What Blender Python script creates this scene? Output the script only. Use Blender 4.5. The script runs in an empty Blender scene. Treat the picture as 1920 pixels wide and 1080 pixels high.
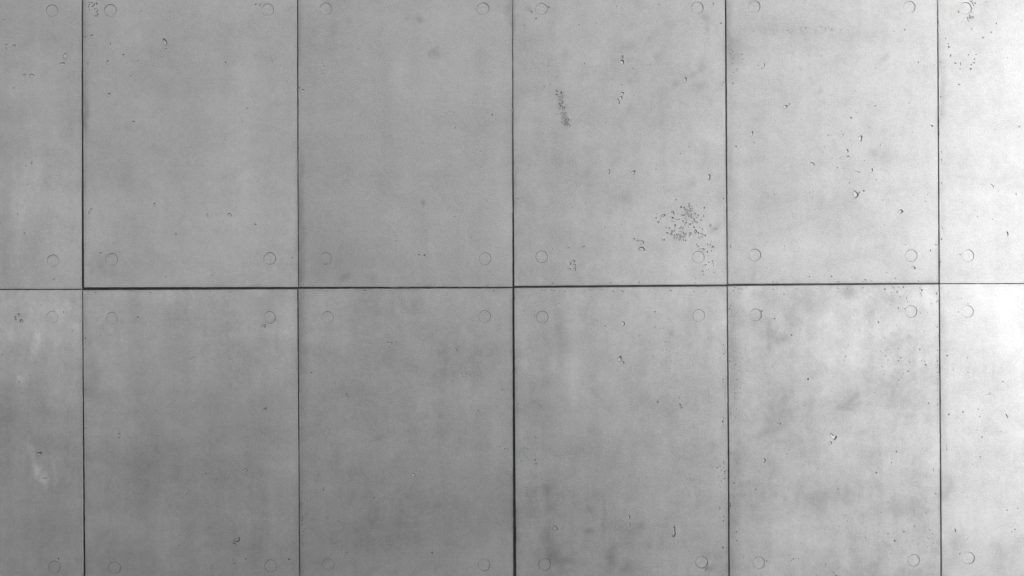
import bpy, math, random
from mathutils import Vector, Matrix, noise
from mathutils.geometry import delaunay_2d_cdt

random.seed(7)
S = bpy.context.scene
R = math.radians

# ------------------------------------------------------------------ camera, light, exposure
PX = 0.003                                   # one photo pixel on the wall, metres
EYE = 1.734                                  # eye height above the pavement
HFOV = R(60.0)
DIST = 1920 * PX / 2 / math.tan(HFOV / 2)
SUN_AZ, SUN_EL = R(41.4), R(12.2)                # from the wall normal towards the right, above horizon
OPP_X, OPP_Y, OPP_H = 8.05, 6.6, 7.4           # corner, distance and height of the unseen block added for shade
LOW_Y, LOW_H = 6.29, 1.45                    # the low block added beyond its corner to dim the lower right
SUN_DIR = Vector((math.sin(SUN_AZ) * math.cos(SUN_EL), -math.cos(SUN_AZ) * math.cos(SUN_EL), math.sin(SUN_EL)))

cam_data = bpy.data.cameras.new('camera')
cam_data.sensor_width = 36
cam_data.angle = HFOV
cam_data.clip_start, cam_data.clip_end = 0.05, 2000
cam = bpy.data.objects.new('camera', cam_data)
S.collection.objects.link(cam)
YAW, ROLL = R(-0.5), R(-0.30)
CAM_M = (Matrix.Translation((0.0, -DIST, EYE)) @ Matrix.Rotation(YAW, 4, 'Z')
         @ Matrix.Rotation(R(90), 4, 'X') @ Matrix.Rotation(ROLL, 4, 'Z'))
cam.matrix_world = CAM_M
S.camera = cam

world = bpy.data.worlds.new('World'); S.world = world
world.use_nodes = True
wt = world.node_tree; wt.nodes.clear()
sky = wt.nodes.new('ShaderNodeTexSky'); sky.sky_type = 'NISHITA'; sky.sun_disc = False
sky.sun_elevation = SUN_EL
sky.sun_rotation = math.atan2(SUN_DIR.x, SUN_DIR.y)
bw = wt.nodes.new('ShaderNodeRGBToBW')       # the photograph is black and white
bg = wt.nodes.new('ShaderNodeBackground'); bg.inputs['Strength'].default_value = 0.15
wo = wt.nodes.new('ShaderNodeOutputWorld')
wt.links.new(sky.outputs[0], bw.inputs[0]); wt.links.new(bw.outputs[0], bg.inputs[0]); wt.links.new(bg.outputs[0], wo.inputs[0])

sl = bpy.data.lights.new('sun', 'SUN'); sl.energy = 0.5; sl.angle = R(16); sl.color = (1, 1, 1)
so = bpy.data.objects.new('sun', sl); S.collection.objects.link(so)
so.rotation_euler = SUN_DIR.to_track_quat('Z', 'Y').to_euler(); so.location = SUN_DIR * 30

S.view_settings.view_transform = 'Standard'
S.view_settings.look = 'None'
S.cycles.use_denoising = True
S.cycles.denoising_prefilter = 'ACCURATE'
S.cycles.denoising_input_passes = 'RGB_ALBEDO_NORMAL'
S.cycles.max_bounces = 4
S.view_settings.gamma = 1
S.view_settings.use_curve_mapping = False
S.view_settings.exposure = 2.91


# ------------------------------------------------------------------ where a measured point lies on the wall plane
F_PX = 960 / math.tan(HFOV / 2)
def W(px, py):
    d = CAM_M.to_3x3() @ Vector(((px - 960) / F_PX, -(py - 540) / F_PX, -1.0))
    o = CAM_M.translation
    t = -o.y / d.y
    return Vector((o.x + t * d.x, o.z + t * d.z))


# ------------------------------------------------------------------ materials
def nd(nt, kind, **kw):
    n = nt.nodes.new(kind)
    for k, v in kw.items():
        if k in n.inputs: n.inputs[k].default_value = v
        else: setattr(n, k, v)
    return n

def math_node(nt, op, a, b=None, c=None, clamp=False):
    n = nt.nodes.new('ShaderNodeMath'); n.operation = op; n.use_clamp = clamp
    for i, v in enumerate((a, b, c)):
        if v is None: continue
        if isinstance(v, (int, float)): n.inputs[i].default_value = v
        else: nt.links.new(v, n.inputs[i])
    return n.outputs[0]

def remap(nt, v, a, b, c, d):
    n = nt.nodes.new('ShaderNodeMapRange')
    for i, x in enumerate((a, b, c, d)): n.inputs[i + 1].default_value = x
    nt.links.new(v, n.inputs[0]); return n.outputs[0]

def noise_tex(nt, vec, scale, detail=4, rough=0.55, dist=0.0):
    n = nd(nt, 'ShaderNodeTexNoise', Scale=scale, Detail=detail, Roughness=rough, Distortion=dist)
    nt.links.new(vec, n.inputs['Vector']); return n.outputs['Fac']

def stretch(nt, vec, sx, sy, sz):
    m = nd(nt, 'ShaderNodeMapping'); m.inputs['Scale'].default_value = (sx, sy, sz)
    nt.links.new(vec, m.inputs['Vector']); return m.outputs[0]

def concrete(name, base, rough=0.5, spec=0.5):
    m = bpy.data.materials.new(name); m.use_nodes = True
    nt = m.node_tree; nt.nodes.clear()
    out = nt.nodes.new('ShaderNodeOutputMaterial'); p = nt.nodes.new('ShaderNodeBsdfPrincipled')
    nt.links.new(p.outputs[0], out.inputs[0])
    geo = nt.nodes.new('ShaderNodeNewGeometry')
    seed = nd(nt, 'ShaderNodeAttribute', attribute_name='seed')
    tone = nd(nt, 'ShaderNodeAttribute', attribute_name='tone')
    off = nt.nodes.new('ShaderNodeCombineXYZ'); nt.links.new(seed.outputs['Fac'], off.inputs[1])
    add = nt.nodes.new('ShaderNodeVectorMath'); add.operation = 'ADD'
    nt.links.new(geo.outputs['Position'], add.inputs[0]); nt.links.new(off.outputs[0], add.inputs[1])
    v = add.outputs[0]
    clouds = noise_tex(nt, v, 1.7, 8, 0.62, 0.35)
    mid = noise_tex(nt, v, 6.5, 7, 0.66, 0.6)
    sweep = noise_tex(nt, stretch(nt, v, 8.5, 1, 0.8), 1.0, 5, 0.6)
    swh = noise_tex(nt, stretch(nt, v, 1.0, 1, 6.0), 1.0, 4, 0.55, 0.3)
    small = noise_tex(nt, v, 45, 4, 0.65)
    grain = noise_tex(nt, v, 130, 3, 0.85)
    f = remap(nt, clouds, 0.3, 0.7, -0.12, 0.12)
    f = math_node(nt, 'ADD', f, remap(nt, mid, 0.3, 0.7, -0.085, 0.085))
    f = math_node(nt, 'ADD', f, remap(nt, sweep, 0.3, 0.7, -0.065, 0.065))
    f = math_node(nt, 'ADD', f, remap(nt, swh, 0.3, 0.7, -0.05, 0.05))
    speck = noise_tex(nt, stretch(nt, v, 22.0, 1, 17.0), 1.0, 5, 0.75, 0.4)
    f = math_node(nt, 'ADD', f, remap(nt, speck, 0.3, 0.7, -0.06, 0.06))
    mot = nd(nt, 'ShaderNodeAttribute', attribute_name='mottle')
    f = math_node(nt, 'MULTIPLY', f, mot.outputs['Fac'])
    f = math_node(nt, 'ADD', f, remap(nt, small, 0.3, 0.7, -0.04, 0.04))
    f = math_node(nt, 'ADD', f, remap(nt, grain, 0.3, 0.7, -0.19, 0.19))
    f = math_node(nt, 'ADD', f, 1.0)
    # pinholes left by air bubbles, gathered in loose patches
    vor = nd(nt, 'ShaderNodeTexVoronoi', Scale=62.0); vor.feature = 'F1'
    nt.links.new(v, vor.inputs['Vector'])
    sep = nt.nodes.new('ShaderNodeSeparateColor'); nt.links.new(vor.outputs['Color'], sep.inputs[0])
    dot = remap(nt, vor.outputs['Distance'], 0.07, 0.16, 1, 0)
    patch = remap(nt, noise_tex(nt, v, 4.2, 3, 0.6), 0.50, 0.68, 0.0, 0.28)
    keep = math_node(nt, 'LESS_THAN', sep.outputs[0], patch)
    dots = math_node(nt, 'MULTIPLY', dot, keep)
    f = math_node(nt, 'MULTIPLY', f, math_node(nt, 'MULTIPLY_ADD', dots, -0.45, 1.0))
    f = math_node(nt, 'MULTIPLY', f, tone.outputs['Fac'])
    f = math_node(nt, 'MULTIPLY', f, base)
    col = nt.nodes.new('ShaderNodeCombineColor')
    for i in range(3): nt.links.new(f, col.inputs[i])
    nt.links.new(col.outputs[0], p.inputs['Base Color'])
    r = math_node(nt, 'ADD', remap(nt, mid, 0.3, 0.7, -0.03, 0.03), remap(nt, clouds, 0.3, 0.7, -0.04, 0.04))
    r = math_node(nt, 'ADD', r, rough)
    nt.links.new(r, p.inputs['Roughness'])
    p.inputs['Specular IOR Level'].default_value = spec
    h = math_node(nt, 'MULTIPLY', grain, 0.00012)
    h = math_node(nt, 'ADD', h, math_node(nt, 'MULTIPLY', small, 0.0005))
    h = math_node(nt, 'ADD', h, math_node(nt, 'MULTIPLY', mid, 0.0022))
    h = math_node(nt, 'SUBTRACT', h, math_node(nt, 'MULTIPLY', dots, 0.001))
    b = nd(nt, 'ShaderNodeBump', Strength=1.0, Distance=1.0)
    nt.links.new(h, b.inputs['Height']); nt.links.new(b.outputs[0], p.inputs['Normal'])
    return m

M_PANEL = concrete('cast_concrete', 0.40, rough=0.72, spec=0.62)
M_BACK = bpy.data.materials.new('joint_shadow_gap_mortar'); M_BACK.use_nodes = True
_p = M_BACK.node_tree.nodes['Principled BSDF']
_t = M_BACK.node_tree.nodes.new('ShaderNodeTexNoise'); _t.inputs['Scale'].default_value = 14; _t.inputs['Detail'].default_value = 5
_r = M_BACK.node_tree.nodes.new('ShaderNodeValToRGB')
_r.color_ramp.elements[0].color = (0.03, 0.03, 0.03, 1); _r.color_ramp.elements[1].color = (0.13, 0.13, 0.13, 1)
_g = M_BACK.node_tree.nodes.new('ShaderNodeNewGeometry')
M_BACK.node_tree.links.new(_g.outputs['Position'], _t.inputs['Vector'])
M_BACK.node_tree.links.new(_t.outputs['Fac'], _r.inputs[0]); M_BACK.node_tree.links.new(_r.outputs[0], _p.inputs['Base Color'])
_p.inputs['Roughness'].default_value = 0.95
_p.inputs['Specular IOR Level'].default_value = 0.1

M_GROUND = bpy.data.materials.new('paving'); M_GROUND.use_nodes = True
nt = M_GROUND.node_tree; _p = nt.nodes['Principled BSDF']
_g = nt.nodes.new('ShaderNodeNewGeometry')
_n = noise_tex(nt, _g.outputs['Position'], 3.0, 8, 0.65)
_v = remap(nt, _n, 0.3, 0.7, 0.17, 0.27)
_c = nt.nodes.new('ShaderNodeCombineColor')
for i in range(3): nt.links.new(_v, _c.inputs[i])
nt.links.new(_c.outputs[0], _p.inputs['Base Color']); _p.inputs['Roughness'].default_value = 0.9


# ------------------------------------------------------------------ joints, measured in the photo (x, width) at y = 0 / 270 / 540 and 540 / 810 / 1080
VJ_TOP = [[(-247, 3), (-246.5, 3), (-246, 3)],
          [(153.7, 2.8), (154.2, 3.2), (155.0, 4.8)],
          [(557.8, 2.4), (558.3, 2.0), (559.2, 1.5)],
          [(961.0, 1.0), (961.5, 2.2), (962.7, 3.4)],
          [(1360.5, 2.6), (1361.8, 2.4), (1363.8, 1.5)],
          [(1758.0, 1.5), (1759.5, 2.0), (1761.0, 2.0)],
          [(2152, 3), (2153.5, 3), (2155, 3)]]
VJ_BOT = [[(-246, 3), (-244, 3), (-242, 3)],
          [(154.4, 1.8), (156.0, 2.8), (157.8, 3.7)],
          [(558.1, 2.4), (559.8, 1.8), (561.5, 1.5)],
          [(962.4, 3.4), (963.5, 4.2), (965.0, 5.6)],
          [(1363.5, 1.8), (1365.5, 2.3), (1367.0, 2.5)],
          [(1761.0, 1.8), (1763.0, 2.2), (1764.8, 2.3)],
          [(2155, 3), (2157, 3), (2159, 3)]]
HJ_MID = [((542.9, 1.5), (542.6, 1.5)), ((541.6, 5.2), (540.3, 3.8)), ((540.0, 3.4), (539.3, 2.4)),
          ((538.2, 3.8), (535.2, 3.5)), ((534.3, 4.0), (531.9, 2.8)), ((532.2, 1.5), (531.2, 1.6))]
def top_y(x): return -38 - 0.0052 * (x - 960)
def bot_y(x): return 1118 - 0.0052 * (x - 960)

# circular plugs over the former tie holes (photo px)
PLUGS = [(97.4, 19.8), (207, 19.3), (501.8, 18), (611, 16.3), (905.5, 16), (1015, 17), (1307.5, 14.5), (1414.2, 12.3), (1705.2, 13.2), (1810.5, 15.5),
         (99.5, 488.8), (209.5, 486.2), (506, 484.5), (610.5, 484.5), (909.5, 484.8), (1015.8, 481.2), (1309.5, 482), (1415.5, 478.2), (1708.5, 479.3), (1815, 479.5),
         (98, 594.5), (209.5, 596.7), (505.3, 595.2), (613.8, 595), (908.7, 593.5), (1016.7, 594.2), (1310.5, 591.5), (1416.8, 590.3), (1708.2, 584.2), (1814.2, 584),
         (102, 1063), (215, 1064.5), (507.5, 1061), (615.5, 1058.5), (907.7, 1059), (1021, 1058.5), (1315.5, 1054), (1422.8, 1055), (1713.2, 1050.5), (1816.2, 1046.5),
         (-196, 21), (-194, 490), (-195, 596), (-192, 1064), (2105, 12), (2108, 477), (2108, 582), (2112, 1045)]
PLUG_R = 11.5

# ------------------------------------------------------------------ blow holes, chips and honeycombing (x, y, width, height, turn)
HOLES = """
310 93.5 6 7 0;122 105.5 9 11 0;116.5 120 9 7 0;46 141.5 6 6 0;59 142 9 7 0;12 85 6 5 0;12 92.5 5 5 0;25.5 87 9 6 30;202 117 6 9 0
203.5 178 5 9 -15;251 230 4 9 15;172 68 4 9 0;165 119 5 5 0;9 38 7 3 -30;487.5 10 4 6 0;510 115 3 5 0;567.5 170.5 6 7 0;850.5 212 3 5 -30;853.5 242 3 6 0
996 24 4 6 0;1029 13.5 2.5 4 0;1095.5 120.5 3.5 5.5 0;1235 9.5 3 4.5 20;1337 8 2.6 7 -10;1352 43.5 3.5 3 0;1166 107 6 6.5 0;1166 116.5 8 9 10
1167 175 6 6 20;1164 183 6 6 0;1159 190 6 9 20;1165.5 160 3 5 20;1284.5 151 6 11 -12;1020 162 2.2 3.4 0;1432.5 122.5 3 8 0;1410 251 4 10 -12;1413 268 3 5 -20
1867 44.5 4.5 4 0;1779 88 3 4 0;1825.5 118 5 4 20;1819 129.5 5 4 20;1800.5 120 3 7 0;1791.5 118.5 4 2 -20;1888 109 5 2 0;1472 200.5 11 6 35;1480 195 3 3 0
1613 260 8 11 10;1746 236 7 5 0;1595.5 221 4 3 20
59.5 307.5 4 7 0;46.5 438 5 4.5 0;171 392.5 4.5 5.5 0;167 399 4.5 5 0;289.5 384 6 6 30;388 403.5 4 6.5 0;430 402.5 8 6 0;188.5 474.5 4.5 4 0;100 524 6 2 30
742.5 452.5 5.5 3.4 0;785.5 477.5 4 2.6 -20;796 478.5 4 2.8 10
1141.5 322 5 8 0;1187.5 323.5 9.5 6 32;1329 332 7 11 0;1188 448.5 5 5.5 0;1202 453.5 14 5.5 -22;1203 467 12 8 -12;1134 427 1.6 4 0;1066 465 5.5 3 10;1091 463.5 6 2.6 15
1069 494 4.5 7 15;1075 489.5 7 4.5 -35;1077 497 6.5 5 15;1068 505 5 4 0;1077.5 504.5 4.5 6 -10
1308 462 5 4 -20;1318 468 7 4.5 -20;1321 497.5 8 3.4 20;1326.5 472 2.5 4 0;1369.5 462 2.4 6 0;1369.5 494 3 8 0;1267 375.5 3 5 -30
1524 307 9.5 3.8 -42;1607 323.5 9.5 4 -8;1634 319.5 4.5 9.5 -32;1688 396.5 12 7 0;1588.5 283 4 7.5 10;1587 294 11 3.5 10;1860 348 8.5 3.2 -42;1888.5 439 5 9 0
1755 459 3.4 2.4 0;1744.5 469.5 2 4 0;1713 501.5 8 5 -30;1622 525 5.5 3.4 -40;1677.5 522 5 2.2 20;1708 522.5 15 3 4
29 597 4 8 0;35.5 590 5 5 0;39.8 602 6 7 -20;361 671.5 9.5 3 38;494 611 8.5 6.5 -10;496 769 6 10 -30;650.5 742 4 8.5 32;731 643.5 9.5 4 0;742 642.5 6.5 3 0;855 656 7 4 -12
1168 607 7 8.5 0;1162 673.5 7.5 11 -10;1168.5 680.5 5.5 5 -20;1232.5 754.5 4 6 -10;1275.5 761.5 4.5 10 22
1727 544 5 5.5 0;1765.5 554 5 2.5 -15;1755 566 3 4.5 0;1758.5 588 2.5 6 0;1585 668.5 3 5 -25;1684 578 2 3.4 0;1830 587.5 8 3 15;1887 780 4.5 8 32;1836 781 5.5 2.5 12;1779 777 3 4 -20
73 851.5 12 6 20;223.5 817 6 9 0;460.5 882 6.5 6.5 0;439 1020.5 7.5 5.5 0;775 890.5 7 7 -35
1003.5 820 4 4.5 -30;1003.5 862.5 3.2 3.4 0;1005 869.5 2.2 4 10;1041 990.5 11 8.5 10;1179 969.5 6 6.5 0;1179.5 984 5 7 0;1263.5 987 5 9 0;1262.5 999 8 13 -8;1349 952.5 2.6 7.5 0;1432 863.5 8 8 0
1322.5 1069 3.6 6.5 -32;1556.5 830.5 6.5 6.5 0;1750 881 2 6.4 15;1790.5 995 5 7 -12;1704 1059.5 2.6 4.4 0
855 657 4 3 0
"""
DOTS = """
207 82 2.6;231.5 102.5 3;258.5 114 2.2;246 142 2.2;167 48.5 1.8;359 54 1.8;286.5 123.5 1.8;323 126 1.8;423 117 3;463.5 203 4;454.5 227 2;375 243 2;353 262 2;265 21 2;479.5 8.5 3;68 268 2.2;26 165 3
603 138 1.8;607 137.5 1.8;610 135 1.6;609 124 1.4;603 118 1.3;922.5 215 3;926.5 127.5 2;926 111 1.4;925 216.5 1.4
1005 35 3;983 47.5 2;1086 46.5 2.6;1156 12 2;1165 15 1.6;1044 213.5 2.6;1019 250 1.8;1042.5 258 1.8;1186 128.5 1.8;1191 97 1.6;1027.5 123.5 2
1391 102 2.6;1393 110.5 2.2;1356 155 2;1354 160 1.7;1374 156 2.6;1382 129 2;1382 133 1.6;1428 128 2;1421 122.5 2.2;1369 100 2;1369 107 1.8;1367 93 1.5;1371 92 1.4;1366 85 1.4;1375 136 2
1822 54.5 2.2;1859 60.5 2.6;1843 70.5 2.6;1773 72.5 2.6;1778 82 2.2;1782 105 2.4;1816 103 2.2;1830 102 2;1827 111 2.4;1821 121 2.6;1800 129 2;1798 158.5 2.6;1911 237.5 2.6;1696.5 56 2.8;1722 117 2.6;1540 105 1.8;1641 198.5 2.6;1595 263 2.2;1553 253.5 2.4;1558.5 254 1.8;1581 252.5 2.8;1522 55 2;1541 52 1.8;1513 52 1.6;1537 50 1.5;1580 54 1.6;1561 56 1.4;1676 59 1.6;1770 126 1.7;1867 98 1.7
45 287 2;68 291.5 2;52 346 2.2;48 311 2.4;33 400.5 2.6;105.5 329 1.8;329.5 438.5 3.6;225 472.5 1.8;311 519 2.4;397 517 2.2;478.8 420.5 3.4;475 420.5 1.6;357.5 277.5 2;360.5 296.5 2.2
483 340 2;531.5 440.5 2;548 483 2.4;839 393 2.4;852 406 2.2;849 416.5 1.8;883.5 445 2.2;892 452 1.8;914 535 2.2;876 502 1.8;859 414 1.5
1230 317 2.2;1276 288 1.8;1292 275 2;969 356 1.8;970.5 372 2.4;1356.5 372.5 2.6;1095 462 2.6;1060 465 1.6;1036 467 2;1030.5 472.5 1.8;1198.5 529.5 2.6;1329 492 2.8;1336 490 2.8;1317.5 509 2.6;1311 477 2;1201.7 457.8 2;1380 274.5 3;1335 359 1.5
1570 314.5 2.8;1593 343 2.6;1611 361 2.6;1619.5 358 3.2;1545.5 275.5 2.2;1651 272 2;1643 337 1.8;1452 365.5 2;1655 375.5 1.8;1658 422 2;1735 378 1.6;1905 364 2.4;1828 394 1.8;1833 406 2;1767 428 2.2;1805 435.5 2;1800 477.5 2.8;1698 459 2;1559 518.5 3;1518 519 2.2;1597 519.5 2.2;1471 462 2;1490 472 1.8;1712.5 366 1.6
119 585 2.4;135.5 620 2.4;135 623.5 2;4 664.5 2;36 715.5 2.8;258.5 594.5 2.8;350 601 2;344.5 774 2.6;471 733 2;465 727 1.6;410 575 1.8;516 691 2;584 699 3;575 624.5 1.8;729.5 651 2.8;848 714.5 2.4;857 729 2.2;866 745 1.8;942 730.5 3;896 770.5 3.2;892 775 2.2;675.5 770.5 2.4;863 687 1.8;567 765 2;626.5 762 1.6
1134.5 611 2.8;1228 584.5 3;1048.5 569 2;1065 569.5 1.8;1228 614 2.2;1224.5 668.5 2.2;1274 746.5 2;971.5 757.5 2.4;1013 761 2.8;1017 760 1.6;1356.5 711.5 2.4;1379.5 683.5 2.4;1382 711.5 2.4;1379 634 1.8;1428.5 583 3;1375 545.5 2.4;1242 657 1.8;1250 656.5 1.6;1256 659 1.8;1262 660 1.5;1248 641 1.8;1254 641 1.6;1249 680 2;1258 677 1.6;1378 737 2;1003 591 1.6;1002.5 592 2
1682 547.5 2.4;1671 549 1.8;1687 556.5 1.8;1647 604 2.8;1634 585 2;1470 552 2.2;1452.5 597.5 2.6;1503.5 606 1.8;1484 628.5 3.2;1582.5 677 2.2;1724.5 655 2.4;1660 667.5 2.2;1665 675 2.2;1684.5 676.5 2.6;1689 670.5 2.2;1705.5 679 2.2;1728 676 1.8;1734 678 1.8;1735.5 684 3;1653.5 687 2.2;1702.5 696 3;1515 710.5 3.4;1448.5 688 2.2;1463 795 3;1458 794 1.8;1741 756.5 2.6;1695 753 2;1797.5 585 2.2;1815 569.5 1.6;1775.5 667 2.8;1814 671 2;1815 698 2.2;1880.5 715.5 2.4;1852 740 2;1857 739 2.2;1855 736.5 1.6;1834 767.5 2.4;1805.5 772.5 2.8;1759 629 2.2;1759.5 646 2.4;1572 542 2.2;1694 700 1.8;1685 713 2
85.5 897 3;81.5 895.5 2.2;89 896 1.8;109.5 1047.5 3.2;385 888 3;440 1056.5 2.6;438 1050 1.8;396.5 1061 2;396.5 1065.5 2.4;461 1048 2.8;336 1022.5 2.6;213.5 922 2;256.5 840.5 1.8;398 1079 2;265 905 1.8;283 849 1.6
606.5 918 3.2;607.5 914.5 2;701 934 3.2;678.5 954 2.6;614.5 972.5 2.4;614 968 1.6;634.5 977 2.4;641 1024.5 2.2;650.5 1036 2.6;647.5 1041 1.8;810 1036.5 3.8;566.5 983 2.6;565 945 2.2;568 973 1.6;542 1048.5 3;642 857 2.6;937 838 2.6;947 841.5 2.8;952 842.5 2.2;831.5 836 2;740 1070 2.2;943 926 2;620 987 2;801 1041 1.7
999 835 1.8;983 854 2;977 864.5 2.2;980.5 864.5 2;987 914 2.2;989 917.5 1.8;995 938 2.2;1135 848 2.4;1345 877 2.4;1356 877 2;1353 882 2.2;1358.5 884.5 2.8;1359 897.5 2.4;1376 905.5 3.2;1417 917.5 2.8;1381 997 2.4;1381.5 1014 2.4;1030 1046.5 2.6;1031.5 1049.5 2.2;1326.5 1065 2.8;1232 1063 2.2;1209 1051 1.8;1355 1078 2.2;1437.5 1052 2.8;1427 1066 2;1361 928 1.8;1360 935 1.6;1359 868 1.6;1362 960 1.8;1350 970 1.6
1475.5 852 2.2;1681 847 2.8;1673 860 2;1671.5 867.5 2.4;1643 886.5 3;1571.5 917 2.8;1584.5 967 2.4;1589 976 2.2;1665 942 2;1754.5 925.5 2.4;1775 833 1.8;1775 838 2;1775 843 2.4;1841 820 2.6;1837.5 856.5 2.6;1823 871 1.7;1888.5 956.5 2.8;1908 953 2.4;1903 993 2.4;1897 997 1.8;1799.5 1038.5 2.4;1694.5 997 2.8;1677.5 1014 3;1665 1001 2.2;1623 1007.5 2;1487.5 1048 2.8;1483.5 1051.5 2;1497.5 1047 2.2;1547.5 1058 2.4;1563.5 1074 2.4;1568 1079 3;1714 957 1.6;1714 962 1.8;1714 967 1.6;1492 973 1.8;1804 924 1.8;1748 1001 1.8;1747 1001 1.8;1832 807 2
"""
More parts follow.
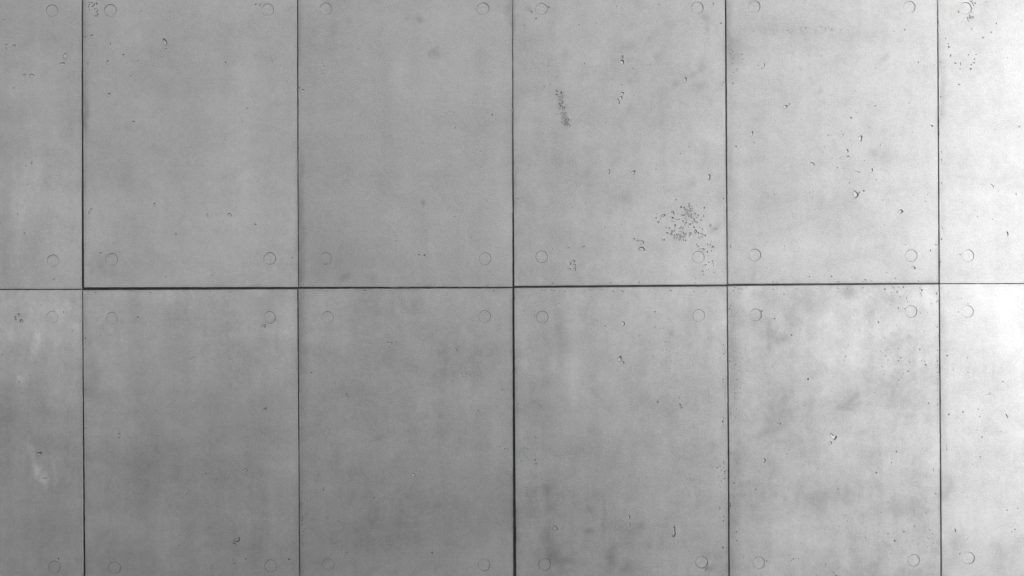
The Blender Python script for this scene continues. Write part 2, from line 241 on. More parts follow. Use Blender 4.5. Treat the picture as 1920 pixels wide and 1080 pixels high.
# soft marks: x, y, half width, half height, strength (positive = darker), turn
STAINS = [
 (300, 20, 200, 70, .05, 0), (760, 20, 200, 60, .05, 0), (1160, 20, 200, 60, .05, 0), (1640, 30, 120, 60, .07, 0), (1850, 20, 90, 60, .06, 0), (60, 20, 100, 60, .05, 0),
 (120, 585, 8, 20, -.16, -28, 1), (143, 622, 15, 17, -.16, -10, 1), (68, 648, 9, 34, -.20, -14, 1), (4, 615, 26, 60, -.13, 0, 1), (106, 637, 4, 16, -.12, 0, 1), (40, 610, 30, 40, -.06, 0),
 (64, 865, 8, 30, -.22, 16, 1), (78, 893, 9, 28, -.24, 16, 1), (85, 905, 6, 10, -.12, 10, 1), (54, 832, 8, 16, -.11, 20, 1), (101, 880, 2.6, 24, -.14, 4, 1), (40, 712, 8, 5, -.16, 0, 1), (60, 760, 16, 8, -.08, 10, 1), (92, 815, 30, 20, -.04, 0),
 (34, 420, 9, 80, -.08, 3, 1), (46, 350, 7, 60, -.07, -4, 1), (26, 500, 8, 50, -.07, 0, 1), (60, 330, 12, 60, -.05, 0),
 (1050, 187, 5, 13, .07, 8), (1061, 225, 4, 10, .13, 18), (1277, 441, 16, 7, .10, 0), (1292, 398, 9, 9, .06, 0), (1338, 427, 6, 6, .08, 0),
 # broad pale and dull washes left by the pours
 (60, 440, 150, 120, -.14, 0), (300, 440, 190, 110, -.16, 0), (470, 400, 90, 90, -.02, 0), (760, 450, 160, 90, -.05, 0), (1160, 440, 170, 110, -.09, 0), (1310, 470, 60, 60, -.05, 0), (1520, 440, 170, 100, -.07, 0), (1840, 440, 90, 100, -.07, 0), (1450, 480, 70, 60, -.05, 0),
 (60, 690, 110, 90, -.10, 0), (300, 640, 170, 100, -.11, 0), (720, 640, 170, 80, -.06, 0), (1100, 700, 140, 90, -.03, 0), (1260, 700, 90, 120, -.04, 0), (1620, 620, 100, 50, -.02, 0),
 (813, 100, 10.5, 11.5, .20, 0, 1), (722, 135, 12, 26, .04, 0), (786, 35, 5, 4, .14, -30), (657, 35, 4, 4, .07, 0), (545, 17, 5, 3, .09, 0), (769, 34, 3, 3, .06, 0),
 (190, 492, 16, 22, .07, 0), (215, 512, 22, 8, .06, -10), (175, 690, 14, 36, .10, 0), (172, 740, 12, 20, .06, 0), (275, 460, 30, 30, .03, 0),
 (620, 490, 60, 36, .04, 0), (644, 522, 12, 5, .09, 15), (697, 522, 8, 4, .07, 0), (793, 383, 4, 3, .14, 0),
 (375, 745, 90, 40, .05, 0), (460, 770, 70, 30, .06, 5), (300, 860, 90, 50, .04, 0), (260, 870, 40, 30, .05, 0), (430, 860, 80, 60, .04, 0), (240, 1040, 60, 22, .05, 0),
 (290, 800, 60, 20, -.03, 0), (330, 920, 30, 30, -.04, 0), (300, 1000, 60, 30, -.035, 0),
 (900, 900, 1, 1, 0, 0), (45, 610, 40, 30, -.02, 0), (38, 712, 10, 6, -.06, 0),
 (900, 900, 1, 1, 0, 0), (8, 460, 8, 90, .03, 0), (70, 310, 12, 70, -.03, 0),
 (1375, 108, 14, 34, .10, 0), (1390, 75, 30, 14, .05, 0), (1322, 32, 10, 6, .09, 0), (1328, 53, 4, 6, .09, 0), (1235, 105, 5, 12, .09, -20), (1315, 125, 8, 8, .09, 0), (1292, 143, 8, 5, .08, 0), (1302, 137, 5, 4, .09, 0), (1268, 158, 6, 4, .09, 0), (1313, 160, 8, 6, .09, 0), (1306, 172, 9, 5, .05, 0),
 (1060, 100, 6, 9, .07, 0), (1178, 88, 12, 10, .05, 0), (1180, 155, 4, 6, .08, 0), (1180, 203, 4, 8, .08, -25), (1216, 76, 3, 10, .06, -20), (1182, 110, 5, 5, .06, 0),
 (991, 15, 5, 5, .12, 0), (1155, 305, 12, 10, .06, 0), (1172, 372, 12, 8, .06, 0), (1297, 342, 6, 6, .08, -30), (1325, 300, 10, 20, .04, 0), (1350, 420, 8, 6, .06, 0),
 (1040, 330, 18, 120, .035, 0), (996, 400, 14, 60, .03, 0), (1030, 640, 22, 60, .07, 0), (1052, 620, 8, 50, .06, 0), (1120, 660, 50, 24, .06, 0), (1000, 740, 30, 40, .05, 0),
 (1130, 880, 60, 70, .05, 0), (1110, 870, 20, 90, .04, 0), (1102, 955, 6, 5, .12, 0), (1035, 955, 8, 10, .07, 0), (1108, 996, 6, 5, .12, 30), (1104, 985, 22, 20, .05, 0), (1026, 920, 6, 10, .09, 0), (1017, 915, 6, 6, .07, 0),
 (1180, 995, 16, 14, .07, 0), (1200, 988, 6, 6, .10, -35), (1045, 1052, 36, 14, .11, 0), (1035, 1035, 12, 30, .09, 20), (1060, 1056, 22, 8, .07, 0), (1145, 1046, 8, 18, .12, -15), (1175, 1065, 10, 10, .10, 0), (1132, 980, 2.6, 34, .08, 0), (1175, 1025, 16, 10, .06, 0), (1205, 1020, 22, 10, .05, 0), (1250, 983, 3, 12, .05, 0), (1330, 1066, 6, 4, .12, 0),
 (1600, 748, 15, 5, .18, 48, 1), (1585, 765, 16, 4, .14, -12, 1), (1608, 757, 11, 3, .13, 20, 1), (1596, 756, 24, 12, .06, 25), (1620, 728, 22, 9, .06, 38, 1), (1570, 700, 60, 20, .03, 0), (1590, 740, 42, 34, .03, 0), (1725, 565, 70, 50, .06, 0), (1700, 610, 60, 30, .04, 0), (1700, 720, 60, 26, .05, 0), (1745, 690, 12, 40, .05, 0), (1470, 790, 22, 60, .05, 0), (1475, 720, 14, 50, .04, 0),
 (1500, 555, 50, 22, .06, 0), (1590, 548, 12, 8, .10, 0), (1520, 575, 30, 14, .05, 0), (1468, 635, 8, 7, .12, 0), (1448, 628, 9, 12, .10, 0), (1445, 650, 6, 5, .09, 0),
 (1540, 935, 70, 18, .11, 8), (1570, 925, 26, 14, .06, 0), (1630, 855, 34, 20, .08, 0), (1640, 940, 90, 30, .05, 5), (1590, 750, 38, 24, .08, 30), (1700, 760, 50, 30, .05, 0), (1650, 900, 40, 20, .04, 0), (1680, 960, 50, 12, .05, 0), (1720, 1075, 30, 16, .09, 0), (1470, 1060, 40, 20, .05, 0), (1450, 880, 16, 30, .04, 0), (1620, 810, 10, 5, .06, 0), (1667, 1022, 6, 3, .09, 0), (1460, 920, 30, 20, -.03, 0), (1640, 985, 30, 14, -.04, 0),
 (1780, 900, 8, 22, .09, 0), (1776, 930, 10, 14, .08, 0), (1800, 1020, 14, 16, .08, 0), (1790, 1055, 16, 10, .08, 0), (1870, 1035, 10, 16, .05, 0), (1815, 870, 20, 8, .05, 0),
 (1766, 180, 5, 40, .10, 0), (1770, 210, 4, 8, .07, 0), (1766, 400, 4, 50, .06, 0), (1770, 700, 6, 70, .06, 0), (1770, 860, 5, 60, .05, 0),
 (1378, 660, 10, 90, .06, 0), (1372, 630, 6, 60, .07, 0), (1376, 740, 14, 40, .06, 0), (1385, 830, 14, 40, .05, 0), (1374, 985, 10, 60, .07, 0), (1371, 1060, 7, 30, .10, 0), (1900, 640, 3, 3, .0, 0),
 (1450, 170, 60, 20, .02, 0), (1660, 108, 10, 3, .10, 38), (1538, 174, 6, 4, .10, 35), (1547, 191, 6, 3, .05, 0), (1600, 70, 70, 12, .04, 0), (1490, 55, 70, 6, .06, 0), (1440, 35, 22, 14, .04, 0), (1660, 290, 14, 20, .06, 0), (1600, 345, 26, 26, .04, 0), (1640, 420, 50, 24, .05, 0), (1560, 395, 60, 30, .03, 0), (1430, 365, 20, 20, .03, 0), (1630, 230, 16, 40, .03, 0),
 (563.5, 300, 4, 18, .07, 0), (564, 410, 5, 90, .09, 0), (565, 490, 8, 40, .06, 0), (565, 590, 6, 60, .05, 0), (566, 700, 8, 80, .06, 0), (560, 60, 5, 60, .06, 0), (158, 200, 4, 60, .10, 0), (160, 230, 5, 20, .07, 0), (158, 40, 4, 60, .05, 0), (955, 20, 6, 20, .07, 0), (952, 420, 10, 100, -.03, 0), (1404, 205, 60, 90, -.02, 0),
 (1366, 60, 4, 60, .07, 0), (1368, 330, 6, 70, .04, 0), (1411, 520, 3, 8, .07, 0), (1450, 523, 9, 5, -.05, 0),
 (880, 620, 60, 60, .04, 0), (780, 575, 14, 8, .07, 0), (700, 680, 60, 30, .04, 0), (750, 780, 60, 50, .04, 0), (830, 700, 30, 60, .02, 0), (750, 870, 10, 14, .05, -15), (760, 1010, 80, 30, .05, 0), (850, 930, 90, 60, .04, 0), (710, 820, 6, 6, .08, 0), (928, 865, 14, 50, -.05, 0), (600, 570, 20, 20, -.05, 0), (480, 600, 40, 30, -.02, 0), (640, 600, 70, 40, -.02, 0), (740, 880, 40, 30, -.035, 0), (520, 635, 1.6, 30, .07, 0),
 (350, 300, 40, 60, .03, 0), (360, 130, 50, 60, .025, 0), (230, 350, 50, 30, .035, 0), (1670, 560, 10, 6, .05, 0), (1255, 620, 3, 3, .0, 0), (1261, 623, 3, 4, .12, 0), (1295, 600, 10, 22, .05, 0),
 (1285, 415, 34, 26, .05, 0), (1055, 205, 8, 30, .05, 10), (1640, 285, 8, 6, .08, 0), (1600, 480, 40, 10, .03, 0), (1650, 464, 8, 3, .06, 10),
]

def parse(txt):
    return [tuple(float(v) for v in e.split()) for ln in txt.strip().splitlines() for e in ln.split(';') if e.strip()]

class Hole:
    __slots__ = ('c', 'pts', 'r', 'depth', 'tilt', 'tone', 'px')

def make_hole(x, y, w, h, rot, depth_k=1.0, dark=0.8):
    o = Hole(); o.px = (x, y)
    c = W(x, y); a = R(rot)
    big = max(w, h)
    n = 7 if big < 3 else (9 if big < 6 else 13)
    ph = random.random() * 6.28
    ax, ay = max(w, 1.6) * .5 * PX, max(h, 1.6) * .5 * PX
    k2, k3 = random.uniform(-.14, .14), random.uniform(-.12, .12)
    if big >= 6: k2, k3 = k2 * 1.4, k3 * 1.6
    pts = []
    for i in range(n):
        t = ph + i * 2 * math.pi / n
        rr = 1 + k2 * math.cos(2 * t + ph) + k3 * math.cos(3 * t + 2 * ph) + random.uniform(-.17, .17)
        u, v = ax * rr * math.cos(t), ay * rr * math.sin(t)
        pts.append(Vector((c.x + u * math.cos(a) - v * math.sin(a), c.y + u * math.sin(a) + v * math.cos(a))))
    o.c = c; o.pts = pts
    o.r = max((p - c).length for p in pts)
    m = min(ax, ay)
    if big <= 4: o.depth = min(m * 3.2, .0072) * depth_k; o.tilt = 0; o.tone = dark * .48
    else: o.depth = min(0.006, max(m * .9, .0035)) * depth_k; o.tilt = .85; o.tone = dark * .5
    return o

HOLE_LIST = [make_hole(*e) for e in parse(HOLES)]
HOLE_LIST += [make_hole(x, y, d, d * random.uniform(.85, 1.2), random.uniform(0, 90)) for x, y, d in parse(DOTS)]

def make_flake(pts):
    """a flake with an outline of its own, given as photo points"""
    x = sum(p[0] for p in pts) / len(pts); y = sum(p[1] for p in pts) / len(pts)
    o = make_hole(x, y, 9, 9, 0, 1.0, .62)
    o.c = W(x, y); o.pts = [W(*p) for p in reversed(pts)]; o.r = max((p - o.c).length for p in o.pts)
    o.depth = .0062
    return o
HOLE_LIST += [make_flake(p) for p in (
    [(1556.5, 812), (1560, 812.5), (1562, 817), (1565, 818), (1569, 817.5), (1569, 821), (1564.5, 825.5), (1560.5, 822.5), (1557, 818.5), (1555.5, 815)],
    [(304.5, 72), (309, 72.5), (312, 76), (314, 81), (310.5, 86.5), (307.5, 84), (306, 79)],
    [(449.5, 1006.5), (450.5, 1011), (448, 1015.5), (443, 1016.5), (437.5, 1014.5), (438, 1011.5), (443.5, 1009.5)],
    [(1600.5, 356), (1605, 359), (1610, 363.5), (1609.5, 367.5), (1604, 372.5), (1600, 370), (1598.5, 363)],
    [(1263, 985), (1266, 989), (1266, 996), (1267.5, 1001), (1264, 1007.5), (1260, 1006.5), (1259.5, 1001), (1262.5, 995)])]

def scatter(n, fx, size, elong=1.0, rot=(0, 180)):
    for _ in range(n):
        x, y = fx()
        s = random.uniform(*size)
        HOLE_LIST.append(make_hole(x, y, s, s * random.uniform(1, elong), random.uniform(*rot), 1.0, .66))

def along(x0, y0, x1, y1, w):
    def f():
        t = random.random()
        return x0 + (x1 - x0) * t + random.gauss(0, w), y0 + (y1 - y0) * t + random.gauss(0, w * .5)
    return f
def gauss(cx, cy, sx, sy):
    return lambda: (random.gauss(cx, sx), random.gauss(cy, sy))
def box(x0, y0, x1, y1):
    return lambda: (random.uniform(x0, x1), random.uniform(y0, y1))

HOLE_LIST += [make_hole(x_, y_, w_ * 1.2, h_ * 1.12, r_, 1.0, .36) for x_, y_, w_, h_, r_ in parse("""
1052 173 3 2.4 30;1053 176 2.4 3.6 0;1050.5 179 3 2 40;1048 182 2 4 0;1049.5 184 3 1.8 20;1053 181 3.4 2 -20;1053 185 2.2 4 0;1049 187.5 3.6 2 0;1052.6 189 2.2 3.4 10;1055 191 2.4 2.4 0;1049 194.5 2 3.4 0;1051 198 2.2 3 20;1053.6 194 2.4 1.8 0;1054 199.6 1.8 1.8 0;1049 203.5 2 3.6 -30;1056.3 203.8 4.4 4.2 0;1059 200.6 2.4 1.6 0;1042.6 169.6 1.8 1.8 0;1044.6 171.4 2 3.4 0;1043 174 2.4 3 -20;1045.6 174.6 1.6 3 0;1042.4 177 2 2.8 0;1045 177.6 2.4 2.4 0
1264 444 2.2 8.5 4;1266.8 439.6 2.2 2.4 0;1268.6 443 2.4 8 0;1273 441.6 2.2 8.4 28;1276.6 445 2 5 10;1281 440 2.2 11 -4;1285 441 2 9 -12;1287.8 435.4 2 6 -6;1289.6 443.6 2.4 6 -20;1293 439.6 2 7 -6;1295.6 438 1.8 5 -10;1274.5 449.4 2.2 4.6 -12;1281 450.4 2.2 3.8 0;1285.6 450.8 1.8 3 0
1258.4 439 3.6 4.4 0;1251 437 4.4 3.4 -20;1260 433.6 2.4 4.6 20;1268 433.8 5.6 2.2 -10;1275 434.2 6 1.8 -6;1276.5 427 2 5 -20;1280.4 428.6 1.8 5.6 -10;1255 427.6 2.4 2 0;1243.6 404.6 6 5.4 10;1234 416.6 4.6 3 0;1230 408.4 3 1.8 0;1261 398 5 3.4 -40;1261 408 3 3.4 -20;1244 450 5 3 0;1319 405.4 2.2 4.2 0;1309 404.6 2.6 4.6 10;1314 412.4 4.4 2.2 -10;1320.4 389.6 2 3.4 0;1301.6 426.4 3 1.8 0;1304 433.6 5 5 0;1309.4 436.6 2.6 3 -20
1287 394 6 2.6 -40;1293 396 5.4 2.4 -45;1289 401 4 3 -40;1295 403 3 4 -30;1303 400.6 4.6 2.4 -35;1291.6 387 3.4 3.6 0;1277 388.4 2.4 3.4 0;1282.6 389.6 2.2 3 0;1284.4 395.6 2.2 5 0;1278.4 403.6 3.6 2 0;1300 415.4 4.4 2.4 20;1306 417 4 3 -20;1293.4 420.4 3.6 3.4 0;1281 415 2.4 4 20;1286.6 417.6 2.4 3 0;1272 411.6 3.8 2 0
""")]
for _ in range(120):
    t = random.random()
    HOLE_LIST.append(make_hole(1056.5 + 9 * t + random.gauss(0, 2.6), 213 + 25 * t + random.gauss(0, 1.5), random.uniform(1.8, 2.8), random.uniform(2.4, 5.2), random.uniform(-40, 25), 1.0, .25))
scatter(30, gauss(1278, 435, 14, 6), (1.4, 2.0), 2.4, (-30, 30))
scatter(50, gauss(1288, 412, 19, 13), (1.1, 1.9), 2.2, (-90, 90))
scatter(16, gauss(1292, 398, 8, 9), (1.5, 2.4), 2.2, (-60, 60))
scatter(14, along(1330, 421, 1342, 432, 1.8), (1.4, 2.2), 3.4, (-20, 60))
scatter(11, gauss(1316, 443, 4, 3.5), (1.4, 2.2), 3.2, (-20, 60))
scatter(9, gauss(1333, 463, 4, 3.5), (1.4, 2.2), 3.2, (-40, 40))
scatter(6, gauss(1309, 462, 3, 2), (1.4, 2.2), 2.4)
scatter(26, gauss(1320, 480, 18, 22), (1.2, 1.9), 1.6)
scatter(26, box(166, 2, 184, 30), (1.5, 2.6), 1.3)
scatter(14, gauss(1818, 34, 3.6, 3.4), (1.5, 2.5), 2.0)
scatter(26, gauss(1824, 5, 4, 5), (1.5, 2.6), 1.7)
scatter(8, along(1799, 10, 1797, 24, 1.0), (1.4, 2.2), 2.4)
scatter(6, box(1808, 2, 1818, 8), (1.4, 2.0), 2.0)
scatter(5, along(1823, 12, 1824, 24, .8), (1.4, 2.4), 2.0)
scatter(10, gauss(1372, 99, 3, 12), (1.2, 1.8), 1.3)
scatter(15, gauss(871, 702, 5, 4), (1.4, 2.2), 1.3)
scatter(11, gauss(352, 928, 5, 4), (1.3, 2.0), 1.3)
scatter(8, gauss(606, 124, 4, 7), (1.1, 1.6), 1.3)
scatter(14, gauss(1386, 700, 7, 60), (1.2, 1.9), 1.3)
scatter(12, gauss(1354, 880, 5, 22), (1.2, 1.9), 1.4)
scatter(10, gauss(568, 960, 2.5, 40), (1.2, 2.0), 1.3)
scatter(12, gauss(1690, 660, 36, 28), (1.1, 1.9), 1.3)
scatter(14, gauss(1700, 560, 30, 20), (1.1, 1.9), 1.3)
scatter(14, gauss(1600, 975, 60, 50), (1.1, 1.8), 1.3)
scatter(10, gauss(1735, 990, 12, 30), (1.1, 1.8), 1.3)
scatter(14, box(1475, 48, 1600, 58), (1.1, 1.8), 1.3)
scatter(12, gauss(1590, 280, 30, 60), (1.1, 1.8), 1.3)
scatter(10, gauss(1015, 765, 4, 10), (1.1, 1.8), 1.3)
scatter(8, gauss(1007, 905, 12, 30), (1.1, 1.8), 1.3)
for c in range(6):                                            # sparse pinholes anywhere
    n = (14, 26, 22, 34, 40, 18)[c]
    x0 = (0, 155, 560, 964, 1364, 1763)[c]; x1 = (153, 557, 960, 1360, 1757, 1918)[c]
    scatter(n, box(x0, 2, x1, 1078), (1.0, 1.7), 1.4)

for x_, (y0_, y1_), n_ in ((560.5, (20, 530), 9), (563, (560, 1070), 14), (1364, (60, 520), 9), (1369, (560, 1070), 14), (1356, (640, 1070), 12), (1764.5, (20, 520), 8), (1757.5, (545, 760), 16), (159, (20, 1070), 14), (966, (600, 1070), 10)):
    for _ in range(n_):
        HOLE_LIST.append(make_hole(x_ + random.uniform(-1.2, 1.2), random.uniform(y0_, y1_), random.uniform(1.4, 2.6), random.uniform(1.6, 5), random.uniform(-15, 15), 1.0, .55))
for x0_, x1_, y_, n_ in ((164, 550, 546, 7), (570, 950, 544, 8), (980, 1340, 543, 16), (1375, 1740, 539, 18), (1000, 1340, 531.5, 4), (1380, 1740, 527, 8)):
    for _ in range(n_):
        HOLE_LIST.append(make_hole(random.uniform(x0_, x1_), y_ + random.uniform(-1, 4) , random.uniform(2, 6), random.uniform(1.3, 2.2), random.uniform(-15, 15), 1.0, .6))

def lerp(a, b, t): return a + (b - a) * t

def vjoint(table, k, y, row):
    p = table[k]
    y0, ym, y1 = (0, 270, 540) if row == 0 else (540, 810, 1080)
    if y <= ym: t = (y - y0) / (ym - y0); a, b = p[0], p[1]
    else: t = (y - ym) / (y1 - ym); a, b = p[1], p[2]
    return lerp(a[0], b[0], t), max(lerp(a[1], b[1], t), 0.9) + .35

def outline(col, row):
    """panel outline, counter-clockwise as seen from the front, in wall metres"""
    tab = VJ_TOP if row == 0 else VJ_BOT
    xl, _ = tab[col][0]; xr, _ = tab[col + 1][0]
    (ya, wa), (yb, wb) = HJ_MID[col]
    def mid(x):
        t = (x - xl) / (xr - xl); return lerp(ya, yb, t), lerp(wa, wb, t) + .3
    def edge_h(x):
        yc, w = mid(x)
        if row == 0: return top_y(x) + 1.5, yc - w / 2
        return yc + w / 2, bot_y(x)
    def edge_v(y):
        a, w1 = vjoint(tab, col, y, row); b, w2 = vjoint(tab, col + 1, y, row)
        return a + w1 / 2, b - w2 / 2
    def jit(seed):
        return 0.22 * noise.noise(Vector((seed * .045, col * 7.1, row * 3.3))) + 0.18 * noise.noise(Vector((seed * .31, col * 3.7, row * 9.3))) + 2.2 * max(0, noise.noise(Vector((seed * .09, col * 1.7, row * 5.3 + 4))) - .36)
    L0, Rr0 = edge_v(edge_h((xl + xr) / 2)[0]); L1, R1 = edge_v(edge_h((xl + xr) / 2)[1])
    pts = []
    N, M = 66, 92
    for i in range(N):                       # bottom, left to right
        x = lerp(L1, R1, i / N); pts.append((x, edge_h(x)[1] + jit(x)))
    yt, yb_ = edge_h(Rr0)[0], edge_h(R1)[1]
    for i in range(M):                       # right side, upwards
        y = lerp(yb_, yt, i / M); pts.append((edge_v(y)[1] + jit(y + 1000), y))
    for i in range(N):                       # top, right to left
        x = lerp(Rr0, L0, i / N); pts.append((x, edge_h(x)[0] + jit(x + 2000)))
    yt, yb_ = edge_h(L0)[0], edge_h(L1)[1]
    for i in range(M):
        y = lerp(yt, yb_, i / M); pts.append((edge_v(y)[0] + jit(y + 3000), y))
    return [W(*p) for p in pts]

def inside(p, poly):
    c = False; n = len(poly); j = n - 1
    for i in range(n):
        a, b = poly[i], poly[j]
        if (a.y > p.y) != (b.y > p.y) and p.x < (b.x - a.x) * (p.y - a.y) / (b.y - a.y) + a.x: c = not c
        j = i
    return c

STAIN_W = []
for (x, y, sx, sy, k, rot, *hard) in STAINS:
    c = W(x, y); a = R(rot)
    STAIN_W.append((c.x, c.y, sx * PX, sy * PX, k, math.cos(a), math.sin(a), max(sx, sy) * PX * 2.6, bool(hard)))

def stain(p, near):
    f = 1.0
    q = p + Vector((noise.noise(Vector((p.x * 14, p.y * 14, 1))), noise.noise(Vector((p.x * 14, p.y * 14, 9))))) * 0.022
    for (cx, cy, sx, sy, k, ca, sa, rr, hard) in near:
        dx, dy = q.x - cx, q.y - cy
        if abs(dx) > rr or abs(dy) > rr: continue
        u, v = (dx * ca + dy * sa) / sx, (-dx * sa + dy * ca) / sy
        d = u * u + v * v
        if hard:
            if d < 3.5:
                d2 = d * .8 + .55 * noise.noise(Vector((p.x * 45, p.y * 26, 4))) + .35 * noise.noise(Vector((p.x * 110, p.y * 80, 7)))
                f *= 1 - k * math.exp(-max(0, d2) ** 3) * (.8 + .7 * noise.noise(Vector((p.x * 60, p.y * 40, 14))))
        elif d < 6.5: f *= 1 - k * (1.15 if sx > .3 else 1.5 if sx > .045 else 2.1) * math.exp(-d * .62)
    return f

GRID = 4.4 * PX
THICK = 0.055

def build_panel(poly, tone0, seed, holes, plugs, mottle=1.0):
    """front skin cut round every hole and plug, chamfered rim, thick sides, real recesses"""
    cx = sum(p.x for p in poly) / len(poly); cy = sum(p.y for p in poly) / len(poly)
    ctr = Vector((cx, cy))
    xs = [p.x for p in poly]; ys = [p.y for p in poly]
    near = [s for s in STAIN_W if min(xs) - s[7] < s[0] < max(xs) + s[7] and min(ys) - s[7] < s[1] < max(ys) + s[7]]
    hw, hh = (max(xs) - min(xs)) / 2, (max(ys) - min(ys)) / 2
    ch = 0.0011
    inner = [Vector((p.x - math.copysign(min(ch, abs(p.x - cx)), p.x - cx) if abs(p.x - cx) > hw - .02 else p.x,
                     p.y - math.copysign(min(ch, abs(p.y - cy)), p.y - cy) if abs(p.y - cy) > hh - .02 else p.y)) for p in poly]
    n = len(poly)
    kept = []
    for h in sorted(holes, key=lambda h: -h.r):
        if not (min(xs) + h.r + .003 < h.c.x < max(xs) - h.r - .003 and min(ys) + h.r + .003 < h.c.y < max(ys) - h.r - .003): continue
        if not all(inside(q, inner) for q in h.pts): continue
        if any((h.c - k.c).length < (h.r + k.r) + .0004 and (any(inside(h.c + (q - h.c) * 1.12, k.pts) for q in h.pts)
               or any(inside(k.c + (q - k.c) * 1.12, h.pts) for q in k.pts)) for k in kept): continue
        if any(abs((h.c - q).length - PLUG_R * PX) < h.r + .0015 for q in plugs): continue
        if any((h.c - q).length < PLUG_R * PX for q in plugs): continue
        kept.append(h)
    loops = [inner] + [h.pts for h in kept]
    circ = []
    for q in plugs:
        m = 48; circ.append([Vector((q.x + PLUG_R * PX * math.cos(2 * math.pi * i / m), q.y + PLUG_R * PX * math.sin(2 * math.pi * i / m))) for i in range(m)])
    loops += circ
    pts, edges = [], []
    for lp in loops:
        b = len(pts); pts += lp
        edges += [(b + i, b + (i + 1) % len(lp)) for i in range(len(lp))]
    cell = {}
    for h in kept:
        for gx in range(int((h.c.x - h.r) / .05) - 1, int((h.c.x + h.r) / .05) + 2):
            for gy in range(int((h.c.y - h.r) / .05) - 1, int((h.c.y + h.r) / .05) + 2):
                cell.setdefault((gx, gy), []).append(h)
    def blocked(p, m):
        for h in cell.get((int(p.x / .05), int(p.y / .05)), ()):
            if (h.c - p).length < h.r + m: return h
        for q in plugs:
            if (p - q).length < PLUG_R * PX + m: return q
        return None
    nx, ny = int((max(xs) - min(xs)) / GRID), int((max(ys) - min(ys)) / GRID)
    for j in range(1, ny):
        for i in range(1, nx):
            p = Vector((min(xs) + (i + .5 * (j % 2)) * (max(xs) - min(xs)) / nx, min(ys) + j * (max(ys) - min(ys)) / ny))
            if min(p.x - min(xs), max(xs) - p.x, p.y - min(ys), max(ys) - p.y) < .008: continue
            if not blocked(p, .002): pts.append(p)
    vo, _, fo, *_ = delaunay_2d_cdt(pts, edges, [], 0, 1e-7)
    V = [(v.x - cx, 0.0, v.y - cy) for v in vo]
    def grime(v):
        d = min(max(0, v.x - min(xs)) * .8, max(0, max(xs) - v.x) * 1.6, max(0, max(ys) - v.y) * 1.6, max(0, v.y - min(ys)) * 1.6)
        if d > .06: return 1.0
        g_ = noise.noise(Vector((v.x * 6, v.y * 3.5, seed))) + .5 * noise.noise(Vector((v.x * 30, v.y * 17, seed)))
        return 1 - max(0, .11 + .30 * g_) * math.exp(-d / .012)
    T = [tone0 * stain(v, near) * grime(v) for v in vo]
    F = []
    for f in fo:
        c = (vo[f[0]] + vo[f[1]] + vo[f[2]]) / 3
        drop = False
        for h in cell.get((int(c.x / .05), int(c.y / .05)), ()):
            if (h.c - c).length < h.r and inside(c, h.pts): drop = True; break
        if not drop:
            for q in plugs:
                if (c - q).length < PLUG_R * PX * .9999 and inside(c, circ[plugs.index(q)]): drop = True; break
        if not drop and min(c.x - min(xs), max(xs) - c.x, c.y - min(ys), max(ys) - c.y) < .01 and not inside(c, inner): drop = True
        if drop: continue
        a, b, d = f
        cr = (vo[b] - vo[a]).cross(vo[d] - vo[a])
        F.append((a, b, d) if cr > 0 else (a, d, b))      # front faces -Y
    def ring(lp, y, t):
        b = len(V)
        for k, p in enumerate(lp):
            yy = y[k] if isinstance(y, list) else y
            V.append((p.x - cx, yy, p.y - cy)); T.append(t[k] if isinstance(t, list) else t)
        return b
    def bridge(b0, b1, m, flip=False):
        for i in range(m):
            j = (i + 1) % m
            F.append((b0 + i, b0 + j, b1 + j, b1 + i) if flip else (b0 + j, b0 + i, b1 + i, b1 + j))
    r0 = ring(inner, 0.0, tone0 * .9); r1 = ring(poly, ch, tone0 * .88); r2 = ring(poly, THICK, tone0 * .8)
    bridge(r0, r1, n); bridge(r1, r2, n)
    for h in kept:
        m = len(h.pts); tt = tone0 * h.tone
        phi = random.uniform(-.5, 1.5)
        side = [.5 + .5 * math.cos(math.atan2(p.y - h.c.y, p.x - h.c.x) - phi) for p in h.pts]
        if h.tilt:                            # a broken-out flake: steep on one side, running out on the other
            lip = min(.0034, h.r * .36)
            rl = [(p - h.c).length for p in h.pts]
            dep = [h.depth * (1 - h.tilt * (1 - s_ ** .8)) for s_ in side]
            tl = [tt * (1.7 - 1.05 * s_) for s_ in side]  # shade painted into the flake wall tone, darkest on the sunward side
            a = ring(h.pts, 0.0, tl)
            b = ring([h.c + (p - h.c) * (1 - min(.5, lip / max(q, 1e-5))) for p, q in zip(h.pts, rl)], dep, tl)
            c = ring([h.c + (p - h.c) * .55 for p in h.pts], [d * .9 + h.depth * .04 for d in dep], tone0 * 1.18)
            last = h.depth * (1 - h.tilt * .5) * .9
        else:
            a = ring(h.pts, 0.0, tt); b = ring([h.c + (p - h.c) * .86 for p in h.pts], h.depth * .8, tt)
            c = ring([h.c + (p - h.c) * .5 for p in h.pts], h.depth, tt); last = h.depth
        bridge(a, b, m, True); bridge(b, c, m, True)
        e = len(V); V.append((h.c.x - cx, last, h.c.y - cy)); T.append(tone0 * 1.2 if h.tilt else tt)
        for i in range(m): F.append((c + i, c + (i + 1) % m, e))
    for lp in circ:
        m = len(lp)
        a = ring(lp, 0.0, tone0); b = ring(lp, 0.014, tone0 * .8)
        bridge(a, b, m, True)
    me = bpy.data.meshes.new('panel')
    me.from_pydata(V, [], F); me.update()
    me.attributes.new('tone', 'FLOAT', 'POINT').data.foreach_set('value', T)
    me.attributes.new('seed', 'FLOAT', 'POINT').data.foreach_set('value', [seed] * len(V))
    me.attributes.new('mottle', 'FLOAT', 'POINT').data.foreach_set('value', [mottle] * len(V))
    me.materials.append(M_PANEL)
    return me, ctr

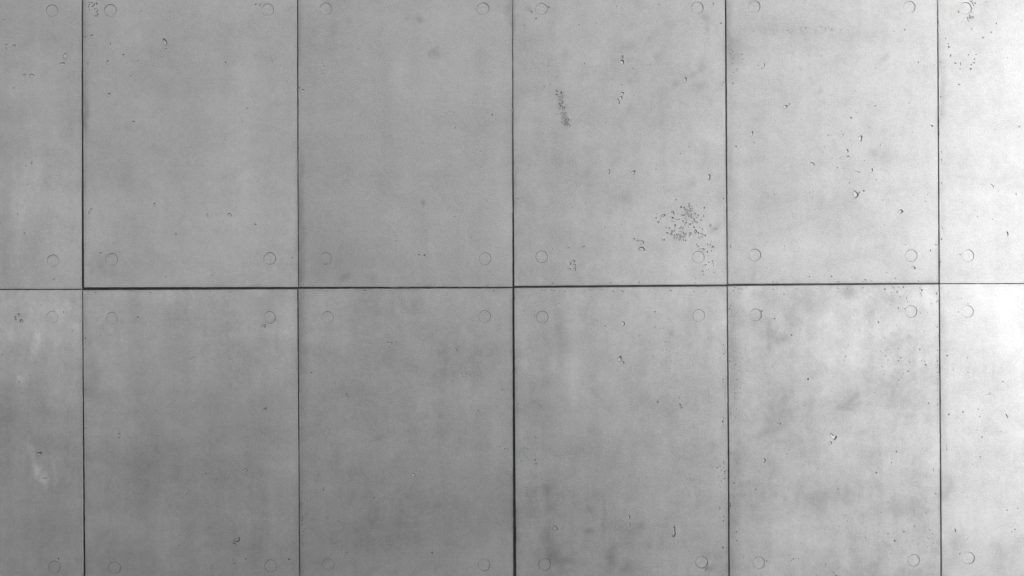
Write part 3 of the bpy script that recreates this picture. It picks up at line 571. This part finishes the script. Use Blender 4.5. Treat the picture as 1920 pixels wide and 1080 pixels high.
def build_plug(tone, seed, recess, tip, mottle=1.0):
    """a mortar disc sitting a little back in its hole, with a narrow gap round it"""
    m = 48; V, F, T = [], [], []
    rad = PLUG_R * PX - 0.0021
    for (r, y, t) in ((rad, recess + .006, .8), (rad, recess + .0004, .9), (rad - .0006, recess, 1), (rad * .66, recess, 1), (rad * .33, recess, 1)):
        for i in range(m):
            a = 2 * math.pi * i / m
            V.append((r * math.cos(a), y + tip * r * math.cos(a - 2.2), r * math.sin(a))); T.append(tone * t)
    for k in range(4):
        for i in range(m):
            j = (i + 1) % m
            F.append((k * m + i, k * m + j, (k + 1) * m + j, (k + 1) * m + i))
    V.append((0, recess, 0)); T.append(tone); e = len(V) - 1
    for i in range(m): F.append((4 * m + i, 4 * m + (i + 1) % m, e))
    me = bpy.data.meshes.new('plug'); me.from_pydata(V, [], F); me.update()
    me.attributes.new('tone', 'FLOAT', 'POINT').data.foreach_set('value', T)
    me.attributes.new('seed', 'FLOAT', 'POINT').data.foreach_set('value', [seed] * len(V))
    me.attributes.new('mottle', 'FLOAT', 'POINT').data.foreach_set('value', [mottle] * len(V))
    me.materials.append(M_PANEL)
    return me

def link(name, data, parent=None, loc=(0, 0, 0)):
    o = bpy.data.objects.new(name, data); S.collection.objects.link(o)
    o.parent = parent; o.location = loc
    return o

# ------------------------------------------------------------------ setting: the pavement in front of the wall
me = bpy.data.meshes.new('pavement')
g = 900
z0 = W(960, 1124).y
me.from_pydata([(-g, -g, z0), (g, -g, z0), (g, g, z0), (-g, g, z0)], [], [(0, 1, 2, 3)])
me.materials.append(M_GROUND)
pav = link('pavement', me); pav['kind'] = 'structure'

# unseen added blocks: tall one keeps sun off the wall's left, low one continues
def block(name, x0, x1, y0, y1, zt, m):
    V = [(x, y, z) for x in (x0, x1) for y in (y0, y1) for z in (z0, z0 + zt)]
    me = bpy.data.meshes.new(name); me.from_pydata(V, [], [(0, 1, 3, 2), (4, 6, 7, 5), (0, 4, 5, 1), (2, 3, 7, 6), (1, 5, 7, 3), (0, 2, 6, 4)])
    me.materials.append(m); o = link(name, me); o['kind'] = 'structure'; return o
M_FAR = concrete('shade_block_render', 0.45, rough=0.9, spec=0.3)
block('added_shade_block', -40, OPP_X, -OPP_Y - 6, -OPP_Y, OPP_H, M_FAR)
block('added_low_block', OPP_X + .01, 40, -LOW_Y - .35, -LOW_Y, LOW_H, M_FAR)

# ------------------------------------------------------------------ the wall
wall = bpy.data.objects.new('concrete_wall', None); S.collection.objects.link(wall)
wall.location = (0, 0, z0)
wall['label'] = 'grey fair-faced concrete wall of large rectangular panels with dark joints and round tie-hole plugs'
wall['category'] = 'wall'; wall['kind'] = 'thing'

TONES = {(0, 0): 1.07, (1, 0): 1.06, (2, 0): .96, (3, 0): .97, (4, 0): .885, (5, 0): .875,
         (0, 1): 1.12, (1, 1): 1.06, (2, 1): .94, (3, 1): .99, (4, 1): .945, (5, 1): .955}
LABELS = {(3, 0): 'panel with honeycombed patches', (0, 1): 'panel with pale rubbed smears', (4, 1): 'panel with a dark smudge near its centre',
          (2, 0): 'smooth panel with one faint round stain'}
MOTTLE = ((.85, .72, .72, .85, .8, .8), (1.0, 1.05, 1.0, 1.1, 1.35, 1.0))
BACK = 0.0085

for row in (0, 1):
    for col in range(6):
        poly = outline(col, row)
        x0, x1 = min(p.x for p in poly), max(p.x for p in poly); y0, y1 = min(p.y for p in poly), max(p.y for p in poly)
        pl = [q for q in (W(*p) for p in PLUGS) if x0 < q.x < x1 and y0 < q.y < y1]
        hs = [h for h in HOLE_LIST if x0 < h.c.x < x1 and y0 < h.c.y < y1]
        me, c = build_panel(poly, TONES[col, row], col * 3.7 + row * 11.3, hs, pl, MOTTLE[row][col])
        o = link('panel', me, wall, (c.x, 0, c.y - z0))
        if (col, row) in LABELS: o['label'] = LABELS[col, row]
        for q in pl:
            pm = build_plug(TONES[col, row] * stain(q, STAIN_W) * random.uniform(.985, 1.03), col * 3.7 + row * 11.3, random.uniform(.0012, .0022), random.uniform(-.005, .012), MOTTLE[row][col])
            link('plug', pm, o, (q.x - c.x - random.uniform(.0001, .0008), 0, q.y - c.y - random.uniform(.0001, .0008)))

# neighbouring panels beyond the picture, so the wall goes on when seen from a step aside
def plain(x0, x1, ztop, zbot, seed):
    poly = []
    for i in range(12): poly.append(Vector((lerp(x0, x1, i / 12), zbot)))
    for i in range(16): poly.append(Vector((x1, lerp(zbot, ztop, i / 16))))
    for i in range(12): poly.append(Vector((lerp(x1, x0, i / 12), ztop)))
    for i in range(16): poly.append(Vector((x0, lerp(ztop, zbot, i / 16))))
    dx, dz = .165, .165
    zlo = zbot + dz * .9
    pl = [Vector((x, z)) for x in (x0 + dx, x1 - dx) for z in (ztop - dz, zlo)]
    me, c = build_panel(poly, .97, seed, [], pl)
    o = link('panel', me, wall, (c.x, 0, c.y - z0))
    for q in pl: link('plug', build_plug(.98, seed + 3, .001, 0), o, (q.x - c.x, 0, q.y - c.y))
LX = W(-246, 540).x; RX = W(2156, 540).x
ZT, ZM, ZB = W(960, -38).y, W(960, 539).y, z0
for x0, x1 in ((LX - 1.215, LX - .006), (RX + .006, RX + 1.215)):
    plain(x0, x1, ZT - .005, ZM + .005, x0 * 3); plain(x0, x1, ZM - .005, ZB + .014, x0 * 3 + 5)
colx = [LX - 1.215] + [W(v[0][0], 0).x for v in VJ_TOP] + [RX + 1.215]
for k in range(8):
    a, b = colx[k], colx[k + 1]
    plain(a + .005, b - .005, ZT + 1.72, ZT + .012 + .0045, k * 2.3 + 60)

# dark mortar bed behind the joints, one solid slab
bx0, bx1 = LX - 1.25, RX + 1.25
bz0, bz1 = 0.0, ZT + 1.74 - z0
V = [(x, y, z) for x in (bx0, bx1) for y in (BACK, .35) for z in (bz0, bz1)]
F = [(0, 4, 5, 1), (2, 3, 7, 6), (0, 1, 3, 2), (4, 6, 7, 5), (1, 5, 7, 3), (0, 2, 6, 4)]
me = bpy.data.meshes.new('joint_bed'); me.from_pydata(V, [], F); me.materials.append(M_BACK)
link('joint_bed', me, wall)
